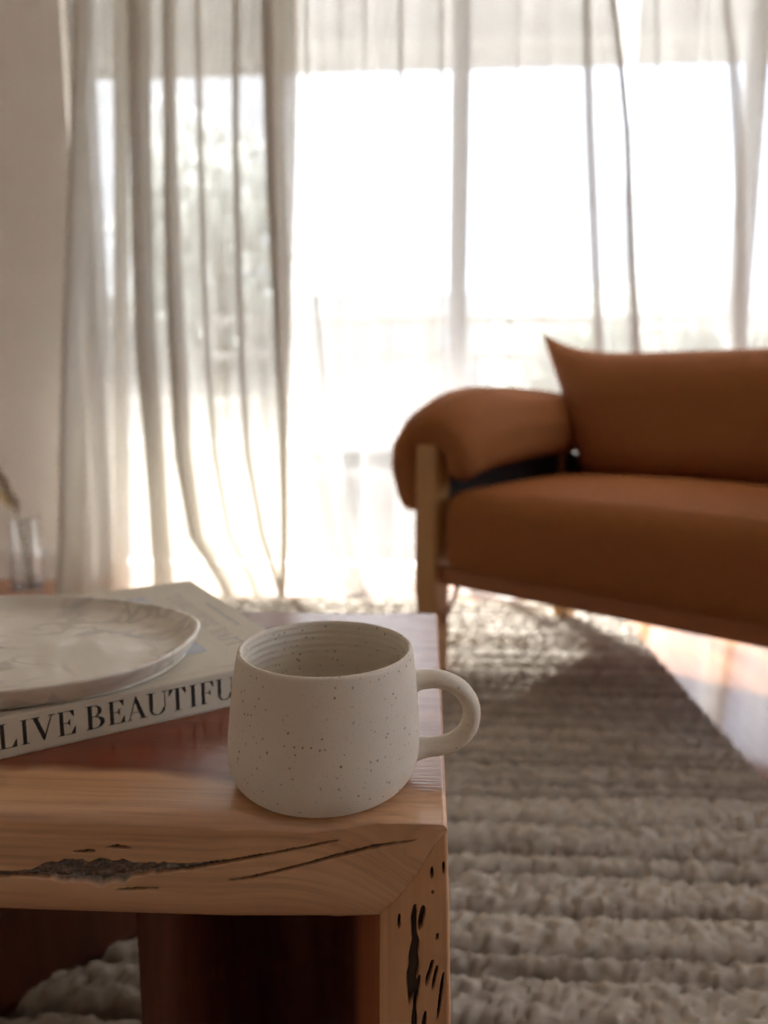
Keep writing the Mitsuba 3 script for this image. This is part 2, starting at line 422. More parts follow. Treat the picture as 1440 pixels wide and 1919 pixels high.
CR = [  # (x, z, half height) along each crack of the front edge
    [(-0.30, 0.340, .0006), (-0.235, 0.3425, .0010), (-0.2214, 0.3435, .0012), (-0.204, 0.345, .0016), (-0.198, 0.3465, .0034), (-0.185, 0.347, .0050), (-0.17, 0.347, .0056), (-0.156, 0.348, .0050), (-0.150, 0.3495, .0028), (-0.135, 0.351, .0022), (-0.119, 0.3525, .0013), (-0.1, 0.3562, .0008), (-0.0856, 0.3595, .0006), (-0.0528, 0.3672, .0004), (-0.0419, 0.3700, .0001)],
    [(-0.100, 0.3455, .0001), (-0.0887, 0.3475, .0005), (-0.07, 0.353, .0006), (-0.0529, 0.3585, .0007), (-0.0258, 0.3668, .0007), (-0.0044, 0.3715, .0001)],
    [(-0.135, 0.3490, .0001), (-0.122, 0.3510, .0006), (-0.110, 0.3530, .0001)],
    [(-0.180, 0.3585, .0001), (-0.174, 0.3590, .0007), (-0.168, 0.3595, .0001)],
    [(-0.163, 0.3612, .0001), (-0.158, 0.3620, .0008), (-0.150, 0.3618, .0001)],
    [(-0.160, 0.3375, .0001), (-0.150, 0.3385, .0005), (-0.136, 0.3395, .0001)]]


def crack_mask(x, z):
    m = np.zeros_like(x)
    j = 0.0008 * (meshkit.noise(np.stack([x * 300, z * 60, 0 * x], -1), 3) - 0.5) * 2
    for c in CR:
        c = np.array(c)
        zc, hw = np.interp(x, c[:, 0], c[:, 1]), np.interp(x, c[:, 0], c[:, 2])
        rag = 1 + 0.5 * (meshkit.fbm(np.stack([x * 220, 0 * x, 0 * x], -1), 3, 5) - 0.5)
        d = np.abs(z + j * (hw > 0.002) - zc) / np.maximum(hw * rag, 1e-5)
        m = np.maximum(m, np.where((x > c[0, 0]) & (x < c[-1, 0]), np.clip((1.3 - d) * 2.5, 0, 1), 0))
    return m


def zbot(x):
    """Underside of the slab; at the right end it runs up in a curve, where the leg's grain takes over."""
    J = np.array([(-0.70, 0.3205), (-0.25, 0.3205), (-0.10, 0.322), (-0.045, 0.3245), (-0.0226, 0.3288), (-0.015, 0.3355), (-0.0043, 0.3505), (0.0036, 0.3650), (0.0075, 0.3720), (0.0112, 0.3765)])
    return np.interp(x, J[:, 0], J[:, 1])


def slab_mesh():
    st = np.unique(np.concatenate([np.arange(TX0, -0.26, 0.012), np.arange(-0.26, TX1, 0.0009), np.linspace(TX1 - 0.004, TX1, 6)]))
    rows, UV = [], []
    nf = 76
    for x in st:
        zb = zbot(x)
        r = min(0.0065, (TZ - zb) * 0.45) if x < -0.05 else max(0.0006, min(0.0065 * (1 - (x + 0.05) / 0.03), (TZ - zb) * 0.45))
        rs = 0.0025 if x > TX1 - 0.0025 else 0
        top = TZ - (0.0025 - math.sqrt(max(0.0025 ** 2 - (x - TX1 + 0.0025) ** 2, 0)) if rs else 0)
        if x < TX0 + 0.012: top -= 0.0
        a = np.linspace(0, np.pi / 2, 8)
        fz = np.linspace(zb + r * 0.8, top - r, nf)
        # front profile: bows out slightly, tucks under at the foot
        front = np.stack([TY0 + 0.0015 * ((fz - zb) / (TZ - zb + 1e-9) - 0.6) ** 2 * 2, fz], 1)
        tf = np.stack([front[-1, 0] + r * 1.25 * (1 - np.cos(a[1:])), top - r + r * np.sin(a[1:])], 1)
        ty = np.concatenate([np.linspace(tf[-1, 0] + 0.004, 0.42, 14), np.linspace(0.44, TY1 - 0.008, 12)])
        tt = np.stack([ty, 0 * ty + top], 1)
        tb = np.stack([TY1 - 0.006 + 0.006 * np.sin(a), top - 0.006 + 0.006 * np.cos(a)], 1) if r > 0.004 else np.stack([np.full(8, TY1), np.linspace(top, top - r, 8)], 1)
        bk = np.array([[TY1, zb + r * 0.5], [TY1 - r, zb]])
        bt = np.stack([np.linspace(TY1 - 0.03, TY0 + r * 1.3, 8), np.full(8, zb)], 1)
        bf = np.stack([front[0, 0] + r * 1.2 * (1 - np.sin(a[1:-1])), zb + r * 0.8 * (1 - np.cos(a[1:-1]))], 1)
        prof = np.vstack([front, tf, tt, tb, bk, bt, bf])
        rows.append(np.column_stack([np.full(len(prof), x), prof]))
    P = np.array(rows)
    on = np.zeros(P.shape[:2]); on[:, :nf] = 1
    m = crack_mask(P[..., 0], P[..., 2]) * on
    q = P * [25, 60, 60]
    P[..., 1] += on * 0.0016 * (meshkit.fbm(q, 3, 2) - 0.5)
    rough = meshkit.fbm(P * [400, 0, 400], 2, 6)
    P[..., 1] += np.clip(m, 0, 1) * (0.0018 + 0.0022 * rough)
    P[..., 2] += 0.0 * P[..., 2]
    sw = np.clip((P[..., 0] + 0.11) / 0.10, 0, 1) ** 1.4 * np.clip((TZ + 0.004 - P[..., 2]) / 0.02, 0, 1)
    g = grid_mesh(P, True)
    nst, npf = P.shape[:2]
    v = np.vstack([g.vertices, P[0].mean(0), P[-1].mean(0)])
    j = np.arange(npf); e = (nst - 1) * npf
    f = np.vstack([g.faces, np.stack([j * 0 + nst * npf, (j + 1) % npf, j], 1), np.stack([j * 0 + nst * npf + 1, e + j, e + (j + 1) % npf], 1)])
    uv = np.vstack([np.column_stack([m.ravel(), sw.ravel()]), [[0, 0], [0, 0]]])
    t = trimesh.Trimesh(v, f, process=False)
    if t.volume < 0: t.invert()
    return t, uv


t_, uv_ = slab_mesh()
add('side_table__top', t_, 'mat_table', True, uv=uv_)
SL = [  # slots of the leg's end: (x at top, z top, x at foot, z foot, half width)
    (-0.0044, 0.3200, -0.0068, 0.2790, .0026), (-0.0050, 0.3360, -0.0052, 0.3120, .0012), (-0.0008, 0.3355, -0.0020, 0.3215, .0012), (0.0044, 0.3050, 0.0014, 0.2905, .0009), (0.0068, 0.3020, 0.0046, 0.2880, .0006),
    (-0.0020, 0.2960, -0.0050, 0.2760, .0010), (-0.0044, 0.2790, -0.0058, 0.2500, .0012), (0.0102, 0.2990, 0.0072, 0.2700, .0006), (0.0034, 0.3570, 0.0037, 0.3510, .0006),
    (0.0093, 0.3600, 0.0096, 0.3540, .0005), (0.0040, 0.3440, 0.0042, 0.3425, .0006), (0.0010, 0.2750, -0.0010, 0.2450, .0011), (0.0070, 0.3200, 0.0066, 0.3160, .0005), (-0.0128, 0.3300, -0.0130, 0.3220, .0005)]


def slot_mask(x, z):
    m = np.zeros_like(x)
    for xa, za, xb, zb, w in SL:
        t = np.clip((za - z) / (za - zb), 0, 1)
        xc = xa + (xb - xa) * t
        ww = w * np.sqrt(np.clip(np.sin(np.pi * t) * 1.25, 0, 1)) * (1 + 0.5 * (meshkit.fbm(np.stack([z * 260, 0 * x, 0 * x + xa * 900], -1), 3, 4) - 0.5))
        wv = 0.0016 * (meshkit.fbm(np.stack([z * 150, 0 * x + xa * 700, 0 * x], -1), 2, 9) - 0.5) * min(1, w / 0.002)
        m = np.maximum(m, np.where((z < za) & (z > zb), np.clip((1.15 - np.abs(x - xc + wv) / np.maximum(ww, 1e-5)) * 3, 0, 1), 0))
    return m


def leg_end():
    """Front plank end of the right leg, its top cut to the curve under which the slab ends."""
    zz = np.unique(np.concatenate([np.linspace(0.018, 0.235, 30), np.arange(0.235, 0.3775, 0.0006)]))
    xr = np.interp(zz, [0, 0.27, 0.33, 0.36, 0.3775], [0.0165, 0.0143, 0.0128, 0.0117, 0.0112])
    J = np.array([(0.0, -0.0235), (0.300, -0.0228), (0.3288, -0.0226), (0.3355, -0.015), (0.3505, -0.0043), (0.3650, 0.0036), (0.3720, 0.0075), (0.3775, 0.0108)])
    xl = np.minimum(np.interp(zz, J[:, 0] + 0.0014, J[:, 1]), xr - 0.0004)
    nx = 84
    u = np.linspace(0, 1, nx)
    X = xl[:, None] + (xr - xl)[:, None] * u
    Z = np.repeat(zz[:, None], nx, 1)
    m = slot_mask(X, Z)
    Y = TY0 + 0.0004 + 0.0014 * (meshkit.fbm(np.stack([X * 70, 0 * X, Z * 20], -1), 3, 12) - 0.5) + np.clip(m, 0, 1) * 0.005
    rr = 0.0022
    e = np.minimum((1 - u)[None] * (xr - xl)[:, None], 99)
    Y += np.where(e < rr, rr - np.sqrt(np.maximum(rr ** 2 - (rr - e) ** 2, 0)), 0)
    F = np.stack([X, Y, Z], -1)
    back = np.stack([F[:, ::-1, 0], np.full_like(F[..., 0], 0.392), F[:, ::-1, 2]], -1)[:, ::12]
    P = np.concatenate([F, back], 1)
    mm = np.concatenate([m, np.zeros(back.shape[:2])], 1)
    g = grid_mesh(P, True)
    n, k = P.shape[:2]
    v = np.vstack([g.vertices, P[0].mean(0), P[-1].mean(0)])
    j = np.arange(k); ee = (n - 1) * k
    f = np.vstack([g.faces, np.stack([j * 0 + n * k, (j + 1) % k, j], 1), np.stack([j * 0 + n * k + 1, ee + j, ee + (j + 1) % k], 1)])
    uv = np.concatenate([np.stack([mm.ravel(), 0 * mm.ravel()], 1), [[0, 0], [0, 0]]])
    t = trimesh.Trimesh(v, f, process=False)
    if t.volume < 0: t.invert()
    return t, uv


lt, luv = leg_end()


def log_body(pts, ztop):
    c = catmull(pts, 8, closed=True)
    zz = np.linspace(0.018, ztop, 24)
    P = np.stack([np.column_stack([c, np.full(len(c), z)]) for z in zz])
    P[..., :2] += 0.0012 * (meshkit.fbm(np.stack([P[..., 0] * 14, P[..., 1] * 14, P[..., 2] * 5], -1), 2, 7)[..., None] - 0.5)
    g = grid_mesh(P, True)
    n, k = P.shape[:2]
    v = np.vstack([g.vertices, P[0].mean(0), P[-1].mean(0)])
    j = np.arange(k); ee = (n - 1) * k
    f = np.vstack([g.faces, np.stack([j * 0 + n * k, (j + 1) % k, j], 1), np.stack([j * 0 + n * k + 1, ee + j, ee + (j + 1) % k], 1)])
    t = trimesh.Trimesh(v, f, process=False)
    if t.volume < 0: t.invert()
    return t


la = log_body([(0.010, 0.372), (-0.020, 0.366), (-0.034, 0.395), (-0.048, 0.45), (-0.075, 0.56), (-0.125, 0.57), (-0.150, 0.47), (-0.180, 0.442), (-0.205, 0.472), (-0.205, 0.54), (-0.15, 0.62), (-0.06, 0.685), (0.004, 0.695), (0.012, 0.60), (0.012, 0.46)], 0.321)
both = trimesh.util.concatenate([lt, la])
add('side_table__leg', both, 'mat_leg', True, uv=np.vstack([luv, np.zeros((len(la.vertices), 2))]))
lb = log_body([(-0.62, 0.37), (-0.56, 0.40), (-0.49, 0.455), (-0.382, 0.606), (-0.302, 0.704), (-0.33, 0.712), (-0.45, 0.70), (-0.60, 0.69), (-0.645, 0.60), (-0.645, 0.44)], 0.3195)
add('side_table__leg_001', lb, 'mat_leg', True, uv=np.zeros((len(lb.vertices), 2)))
lab('side_table', 'low solid timber side table with a natural cracked edge, standing on the rug', 'table')
lab('side_table__leg', 'pale weathered plank end full of dark slots, reddish log behind with the shade of its hollow painted in')
lab('side_table__leg_001', 'reddish brown log leg with dark shade painted into its colour')

# ------------------------------------------------------------------ mug
prof = [(0.0, 0.0010), (0.036, 0.0010), (0.039, 0.0), (0.0425, 0.0003), (0.0462, 0.0022), (0.0494, 0.0058), (0.0515, 0.0105), (0.0526, 0.016), (0.0528, 0.021), (0.0524, 0.030), (0.0515, 0.042), (0.0504, 0.053), (0.0493, 0.063), (0.0483, 0.070), (0.0478, 0.0735), (0.0472, 0.0750), (0.0462, 0.0757), (0.0451, 0.0752), (0.0446, 0.0738)]
inner = [(0.0450, 0.066), (0.0457, 0.056), (0.0468, 0.042), (0.0478, 0.028), (0.0478, 0.018), (0.0462, 0.011), (0.042, 0.0068), (0.030, 0.0050), (0.0, 0.0048)]
pr = catmull(prof, 5)
pi = catmull([prof[-1]] + inner, 12)
pi[:, 0] += np.where(pi[:, 0] > 0.03, 0.00022 * np.sin(pi[:, 1] * 2 * np.pi / 0.0042), 0)
pp = np.vstack([pr, pi[1:]]); pp[:, 0] = np.maximum(pp[:, 0], 0)
mug = lathe(pp, 160); mug.vertices[:, 0] += 0.0020 * mug.vertices[:, 2] / 0.075; mug.apply_translation((MX, MY, MZ))
if mug.volume < 0: mug.invert()
add('mug__body', mug, 'mat_mug', True)
ha = math.radians(8)
hd_ = np.array([math.cos(ha), math.sin(ha), 0])
hp = catmull([(0.0462, 0.0560), (0.053, 0.0572), (0.0635, 0.0573), (0.0735, 0.0530), (0.0800, 0.0455), (0.0822, 0.0365), (0.0800, 0.0275), (0.0735, 0.0210), (0.0645, 0.0180), (0.056, 0.0172), (0.0490, 0.0172)], 9)
s = np.linspace(0, 1, len(hp))
flare = np.exp(-(s / 0.07) ** 2) + np.exp(-((1 - s) / 0.07) ** 2)
hpath = np.array([MX + 0.0012, MY, MZ - 0.0026]) + hp[:, :1] * hd_ + np.column_stack([0 * s, 0 * s, hp[:, 1]])
add('mug__handle', sweep(hpath, 0.0050 + 0.0022 * flare, 0.0068 + 0.0026 * flare, (-hd_[1], hd_[0], 0), 28), 'mat_mug', True)
lab('mug', 'speckled matte cream stoneware mug with a round loop handle near the table corner', 'mug')

# ------------------------------------------------------------------ book
P0 = np.array([-0.087, 0.511, MZ]); bs = np.array([0.8118, 0.5839, 0.0]); ba = np.array([-0.5839, 0.8118, 0.0]); UPV = np.array([0, 0, 1.0])
BL, BD, BT = 0.312, 0.262, 0.0262
# local: x along the spine (0 at the near-right end, negative to the left), y away from the spine, z up
cov = Polygon([(0.0007, 0), (BD, 0), (BD, 0.003), (0.0115, 0.003), (0.0095, 0.0022), (0.0075, 0.003), (0.0035, 0.0032), (0.0030, 0.006), (0.0030, BT - 0.006), (0.0035, BT - 0.0032), (0.0075, BT - 0.003), (0.0095, BT - 0.0022), (0.0115, BT - 0.003), (BD, BT - 0.003), (BD, BT - 0.0006), (BD - 0.0006, BT),
               (0.0125, BT), (0.0105, BT - 0.0004), (0.0092, BT - 0.0011), (0.0076, BT - 0.0004), (0.0058, BT + 0.0002), (0.0022, BT - 0.0001), (0.0006, BT - 0.0009), (0.0, BT - 0.0025), (0.0, 0.0022), (0.0002, 0.0008)])
cm = extrude(cov, BL)
cm = frame(cm, P0 - bs * BL, ba, UPV, bs)
if cm.volume < 0: cm.invert()
add('coffee_table_book__cover', cm, 'mat_book', 35)
pg = bx(-BL + 0.003, -0.003, 0.004, BD - 0.004, 0.0031, BT - 0.0031)
pg = frame(pg, P0, bs, ba, UPV)
add('coffee_table_book__pages', pg, 'mat_pages')


def glyph(ch):
    """Capitals of a high-contrast serif face, one unit tall; returns polygon and width."""
    S, h, k = 0.13, 0.026, 0.075
    def serif(x0, x1, y, up=False):
        b = sbox(x0, y, x1, y + h) if not up else sbox(x0, y - h, x1, y)
        return b
    def stem(x, w=S, foot=True, head=True):
        g = [sbox(x, 0, x + w, 1)]
        if foot: g.append(serif(x - k, x + w + k, 0))
        if head: g.append(serif(x - k, x + w + k, 1, True))
        return g
    def ring(cx, cy, rx, ry, tx, ty):
        c = Polygon([(cx + rx * math.cos(a), cy + ry * math.sin(a)) for a in np.linspace(0, 2 * math.pi, 48)])
        d = Polygon([(cx + (rx - tx) * math.cos(a), cy + (ry - ty) * math.sin(a)) for a in np.linspace(0, 2 * math.pi, 48)])
        return c.difference(d)
    tri = lambda *p: Polygon(p)
    if ch == 'I': return stem(k), S + 2 * k
    if ch == 'L': return stem(k) + [sbox(k, 0, 0.62, h), tri((0.62, 0), (0.62, 0.30), (0.595, 0.30), (0.45, h))], 0.64
    if ch in 'EF':
        w = 0.58 if ch == 'E' else 0.55
        g = stem(k) + [sbox(k, 1 - h, w, 1), tri((w, 1), (w, 0.74), (w - 0.025, 0.74), (w - 0.15, 1 - h)), sbox(k, 0.5 - h / 2, 0.43, 0.5 + h / 2), tri((0.43, 0.37), (0.43, 0.63), (0.41, 0.63), (0.34, 0.5), (0.41, 0.37))]
        if ch == 'E': g += [sbox(k, 0, w + 0.03, h), tri((w + 0.03, 0), (w + 0.03, 0.28), (w + 0.005, 0.28), (w - 0.13, h))]
        return g, w + 0.05
    if ch == 'V': return [tri((0.05, 1), (0.20, 1), (0.45, 0.17), (0.40, 0), (0.36, 0)), tri((0.36, 0), (0.40, 0), (0.685, 1), (0.65, 1)), serif(-0.02, 0.28, 1, True), serif(0.56, 0.78, 1, True)], 0.76
    if ch == 'A': return [tri((0.33, 1), (0.37, 1), (0.70, 0), (0.545, 0), (0.30, 0.80)), tri((0.33, 1), (0.36, 0.95), (0.09, 0), (0.055, 0)), sbox(0.14, 0.30, 0.47, 0.30 + h), serif(-0.04, 0.20, 0), serif(0.46, 0.78, 0)], 0.76
    if ch == 'T': return stem(0.27, head=False) + [sbox(0.02, 1 - h, 0.65, 1), tri((0.02, 1), (0.02, 0.72), (0.045, 0.72), (0.17, 1 - h)), tri((0.65, 1), (0.65, 0.72), (0.625, 0.72), (0.50, 1 - h))], 0.67
    if ch == 'U':
        low = ring(0.375, 0.27, 0.29, 0.285, 0.10, 0.035).intersection(sbox(-1, -1, 2, 0.28))
        return [sbox(0.085, 0.26, 0.085 + S, 1), serif(0.0, 0.30, 1, True), sbox(0.637, 0.26, 0.668, 1), serif(0.55, 0.76, 1, True), low], 0.76
    if ch == 'B':
        up = ring(0.26, 0.755, 0.27, 0.245, 0.125, h).intersection(sbox(0.2, 0, 2, 2))
        lo = ring(0.28, 0.265, 0.33, 0.265, 0.14, h).intersection(sbox(0.2, 0, 2, 2))
        return stem(k) + [up, lo], 0.65


def spaced(word, places, cap):
    """Letters set at the given (left, right) places, cap tall, in the xy plane."""
    out = []
    for ch, (a, b) in zip(word, places):
        g, w = glyph(ch)
        p = unary_union([q.buffer(0) for q in g])
        x0, _, x1, _ = p.bounds
        p = affinity.translate(p, -x0, 0)
        out.append(affinity.translate(affinity.scale(p, (b - a) / (x1 - x0), cap, origin=(0, 0)), a, 0))
    return out


PL = [(-.1985, -.1890), (-.1868, -.1824), (-.1812, -.1676), (-.1665, -.1565), (-.1504, -.1394), (-.1374, -.1271), (-.1263, -.1130), (-.1131, -.0999), (-.0989, -.0878), (-.0856, -.0803), (-.0785, -.0690), (-.0674, -.0545), (-.0530, -.0440)]
let = spaced('LIVEBEAUTIFUL', PL, 0.0152)
tm = cat([extrude(g, 0.00012) for g in let])
tm = frame(tm, P0 + UPV * 0.0062 - ba * 0.00011, bs, UPV, -ba)
add('coffee_table_book__spine_title', tm, 'mat_ink'); lab('coffee_table_book__spine_title', 'black serif lettering LIVE BEAUTIFUL on the spine')
# cover title: reads away from the spine, its top to the left
pos, x = [], 0.0
for ch in 'LIVE BEAUTIFUL':
    if ch == ' ': x += 0.32; pos.append(None); continue
    w = glyph(ch)[1]; pos.append((x, x + w - 0.06)); x += w + 0.05
sc = 0.166 / x
let2 = spaced('LIVEBEAUTIFUL', [(a * sc, b * sc) for a, b in [q for q in pos if q]], 0.0135)
t2 = cat([extrude(g.buffer(0.00022), 0.00012) for g in let2])
t2 = frame(t2, P0 + bs * -0.0265 + ba * 0.050 + UPV * (BT - 0.00001), ba, -bs, UPV)
add('coffee_table_book__cover_title', t2, 'mat_grey_ink'); lab('coffee_table_book__cover_title', 'pale grey lettering along the edge of the cover')
sm = cat([bx(a, a + w, 0, 0.0032, 0, 0.0001) for a, w in ((0.094, 0.012), (0.108, 0.010), (0.120, 0.018), (0.140, 0.014), (0.156, 0.016))])
add('coffee_table_book__byline', frame(sm, P0 + bs * -0.0125 + UPV * (BT - 0.00001), ba, -bs, UPV), 'mat_grey_ink')
ph = bx(-0.262, -0.057, 0.046, 0.221, 0, 0.00012)
add('coffee_table_book__cover_photo', frame(ph, P0 + UPV * (BT - 0.00001), bs, ba, UPV), 'mat_photo'); lab('coffee_table_book__cover_photo', 'blue grey photograph printed on the cover')
gv = cat([bx(-0.0445, -0.0437, 0.03, 0.235, 0, 0.0001), bx(-0.0480, -0.0474, 0.03, 0.235, 0, 0.0001)])
add('coffee_table_book__border_line', frame(gv, P0 + UPV * (BT - 0.00001), bs, ba, UPV), 'mat_groove')
lab('coffee_table_book', 'large cream hardback book with black serif spine lettering, lying under the platter', 'book')

# ------------------------------------------------------------------ platter
PC = np.array([-0.310, 0.490, MZ + BT + 0.0002])
ang = np.linspace(0, 2 * np.pi, 181)[:-1]
wobble = 1 + 0.010 * np.sin(2 * ang + 0.6) + 0.008 * np.sin(3 * ang + 2.0) + 0.004 * np.sin(7 * ang)
sup = (np.abs(np.cos(ang)) ** 2.15 + np.abs(np.sin(ang)) ** 2.15) ** (-1 / 2.15) * wobble
A_, B_ = 0.146, 0.108
# (inset from the rim edge in metres, height)
pprof = [(0.95, 0.0), (0.022, 0.0), (0.013, 0.0012), (0.0055, 0.0065), (0.0012, 0.0130), (0.0, 0.0158), (0.0006, 0.0170), (0.0020, 0.0173), (0.0034, 0.0166), (0.0058, 0.0128), (0.0100, 0.0078), (0.0170, 0.0052), (0.0240, 0.0046), (0.035, 0.0052), (0.06, 0.0068), (0.085, 0.0080), (0.95, 0.0088)]
pts = []
for ins, z in pprof:
    fa, fb = (0.0, 0.0) if ins > 0.9 else (A_ - ins, B_ - ins)
    zz = z + (0.0010 * np.sin(3 * ang + 1) + 0.0006 * np.sin(5 * ang)) * (z / 0.017)
    pts.append(np.column_stack([PC[0] + fa * np.cos(ang) * sup, PC[1] + fb * np.sin(ang) * sup, PC[2] + zz]))
pts = np.array(pts)
fine = np.array([catmull(pts[:, j], 4) for j in range(len(ang))]).transpose(1, 0, 2)
pl = grid_mesh(fine, True)
if pl.volume < 0: pl.invert()
add('platter', pl, 'mat_plate', True); lab('platter', 'oval marbled grey ceramic platter with a low rim, resting on the book', 'plate')

# ------------------------------------------------------------------ armchair
FL = np.array([0.034, 1.459, 0.0]); ud = np.array([0.6, 0.8, 0.0]); uw = np.array([0.8, -0.6, 0.0])


def chair(mesh):
    m = frame(mesh, FL, uw, ud, UPV)
    if np.linalg.det(np.array([uw, ud, UPV])) < 0: m.invert()
    return m


def capsule_chain(secs, r):
    """secs: list of stations along d, each a list of (w, d, z); hulls between neighbours both ways."""
    parts = []
    S = lambda p, rr: m3.Manifold.sphere(rr, 20).translate(tuple(map(float, p)))
    for a, b in zip(secs[:-1], secs[1:]):
        for i in range(len(a) - 1):
            parts.append(m3.Manifold.batch_hull([S(a[i], r[i]), S(a[i + 1], r[i + 1]), S(b[i], r[i]), S(b[i + 1], r[i + 1])]))
    return m3.Manifold.batch_boolean(parts, m3.OpType.Add)


def soften(man, length, its=30):
    t = to_tm(man.refine_to_length(length))
    t.merge_vertices()
    trimesh.smoothing.filter_taubin(t, lamb=0.5, nu=0.52, iterations=its)
    return t


def arm_pad(side):
    r = [0.035, 0.037, 0.037, 0.037, 0.037, 0.037, 0.036, 0.034, 0.032]
    base = [(-0.088, 0.392), (-0.103, 0.448), (-0.100, 0.492), (-0.082, 0.522), (-0.052, 0.538), (-0.016, 0.538), (0.012, 0.522), (0.028, 0.494), (0.030, 0.464)]
    secs = []
    for d, lift, low in ((0.016, -0.012, 0.0), (0.035, 0.004, 0.001), (0.065, 0.018, 0.003), (0.10, 0.028, 0.006), (0.15, 0.035, 0.010), (0.26, 0.036, 0.018), (0.40, 0.030, 0.026), (0.50, 0.022, 0.03)):
        st = []
        for w, z in base:
            t = np.clip((z - 0.44) / 0.08, 0, 1)
            st.append((w, d, z + lift * t + low * (1 - t)))
        secs.append(st)
    t = soften(capsule_chain(secs, r), 0.012, 24)
    if side > 0:
        t.vertices[:, 0] = CW - t.vertices[:, 0]
        t.invert()
    return t


CW = 0.672
for i, sd in enumerate((-1, 1)):
    add('armchair__arm_pad' + (f'_{i:03d}' if i else ''), chair(arm_pad(sd)), 'mat_boucle', True)


def rounded_block(w0, w1, d0, d1, z0, z1, r, crown=0.0, step=0.014, its=12):
    man = m3.Manifold.batch_hull([m3.Manifold.sphere(r, 24).translate((w, d, z)) for w in (w0 + r, w1 - r) for d in (d0 + r, d1 - r) for z in (z0 + r, z1 - r)])
    t = soften(man, step, its)
    v = t.vertices
    u, q = (v[:, 0] - w0) / (w1 - w0) * 2 - 1, (v[:, 1] - d0) / (d1 - d0) * 2 - 1
    k = np.clip(1 - np.abs(u) ** 2.4, 0, 1) * np.clip(1 - np.abs(q) ** 2.4, 0, 1)
    v[:, 2] += crown * k * np.clip((v[:, 2] - z0) / (z1 - z0), 0, 1)
    e = np.clip(1 - np.abs(u) ** 4, 0, 1) * np.sin(np.pi * np.clip((v[:, 2] - z0) / (z1 - z0), 0, 1))
    v[:, 1] += np.where(q < -0.8, -0.010 * e, 0)
    t.vertices = v
    return t


add('armchair__seat_cushion', chair(rounded_block(-0.006, CW + 0.006, -0.012, 0.50, 0.243, 0.405, 0.038, 0.024)), 'mat_boucle', True)


def pillow(nu=70, nv=44):
    u, v = np.meshgrid(np.linspace(-1, 1, nu), np.linspace(-1, 1, nv))
    faces, out = [], []
    for sgn in (-1, 1):
        half_w = CW / 2 - 0.090 + 0.172 * ((v + 1) / 2) ** 0.85 - 0.020 * (1 - v ** 2) * np.clip(np.abs(u), 0, 1)
        w = CW / 2 + u * half_w
        zt = 0.688 + 0.064 * np.abs(u) ** 5
        zb = 0.412 - 0.004 * np.abs(u)
        z = zb + (zt - zb) * (v + 1) / 2
        th = 0.085 * (np.clip(1 - u ** 4, 0, 1) * np.clip(1 - v ** 4, 0, 1)) ** 0.55
        lean = 0.425 + 0.085 * (v + 1) / 2
        wr = 0.004 * (meshkit.fbm(np.stack([u * 4, v * 3, 0 * u + sgn], -1), 2, 3) - 0.5) * np.clip(th / 0.05, 0, 1)
        out.append(np.stack([w, lean + sgn * (th + wr), z], -1))
    a, b = grid_mesh(out[0]), grid_mesh(out[1]); b.invert()
    t = trimesh.util.concatenate([a, b]); t.merge_vertices()
    if t.volume < 0: t.invert()
    return t


add('armchair__back_cushion', chair(pillow()), 'mat_boucle', True)


def post(w, d, z0, z1, a0, a1, dlean=0.0, wl=0.0):
    """Tapered square leg with softened edges: half sizes a0 at the foot, a1 above."""
    s = []
    for z, a, dd, ww in ((z0, a0, dlean, wl), (z1, a1, 0, 0)):
        for x in (-1, 1):
            for y in (-1, 1):
                s.append(m3.Manifold.sphere(0.004, 12).translate((w + ww + x * (a - 0.004), d + dd + y * (a - 0.004), z + (0.004 if z == z0 else -0.004))))
    return to_tm(m3.Manifold.batch_hull(s))


lw = [(-0.040, 0.012), (CW + 0.040, 0.012), (-0.028, 0.536), (CW + 0.028, 0.536)]
for i, (w, d) in enumerate(lw):
    z1 = 0.497 if d < 0.2 else 0.56
    leg = cat([post(w, d, 0.20, z1, 0.026, 0.025), post(w, d, 0.018 if d < 0.2 else 0.006, 0.205, 0.019, 0.026, 0.0 if d < 0.2 else 0.015, (0.02 if d > 0.2 else 0.012) * (1 if w < 0 else -1))])
    add('armchair__leg' + (f'_{i:03d}' if i else ''), chair(leg), 'mat_oak', 40)
add('armchair__front_rail', chair(bx(-0.014, CW + 0.014, 0.002, 0.026, 0.216, 0.252, 0.005)), 'mat_rail', 40)
add('armchair__back_rail', chair(bx(-0.014, CW + 0.014, 0.516, 0.540, 0.216, 0.256, 0.005)), 'mat_rail', 40)
for i, w in enumerate((-0.040, CW + 0.040)):
    add('armchair__side_rail' + (f'_{i:03d}' if i else ''), chair(bx(w - 0.012, w + 0.012, 0.03, 0.51, 0.218, 0.256, 0.005)), 'mat_rail', 40)
    add('armchair__arm_rail' + (f'_{i:03d}' if i else ''), chair(bx(w - 0.014, w + 0.014, 0.03, 0.51, 0.455, 0.490, 0.005)), 'mat_oak', 40)
    add('armchair__side_panel' + (f'_{i:03d}' if i else ''), chair(bx(-0.030 if i == 0 else CW + 0.018, -0.018 if i == 0 else CW + 0.030, 0.03, 0.51, 0.25, 0.47, 0.004)), 'mat_webbing', 40)
hole = [Polygon([(w + 0.0075 * math.cos(a), 0.458 + 0.0075 * math.sin(a)) for a in np.linspace(0, 2 * math.pi, 25)]) for w in (0.0245, CW - 0.0245)]
bp = extrude(sbox(-0.014, 0.25, CW + 0.014, 0.53).difference(unary_union(hole)), 0.003)  # panel added to keep window light out; its hole makes a bright dot
bp = frame(bp, (0, 0.515, 0), (1, 0, 0), (0, 0, 1), (0, -1, 0))
add('armchair__added_back_panel', chair(bp), 'mat_webbing', 40)
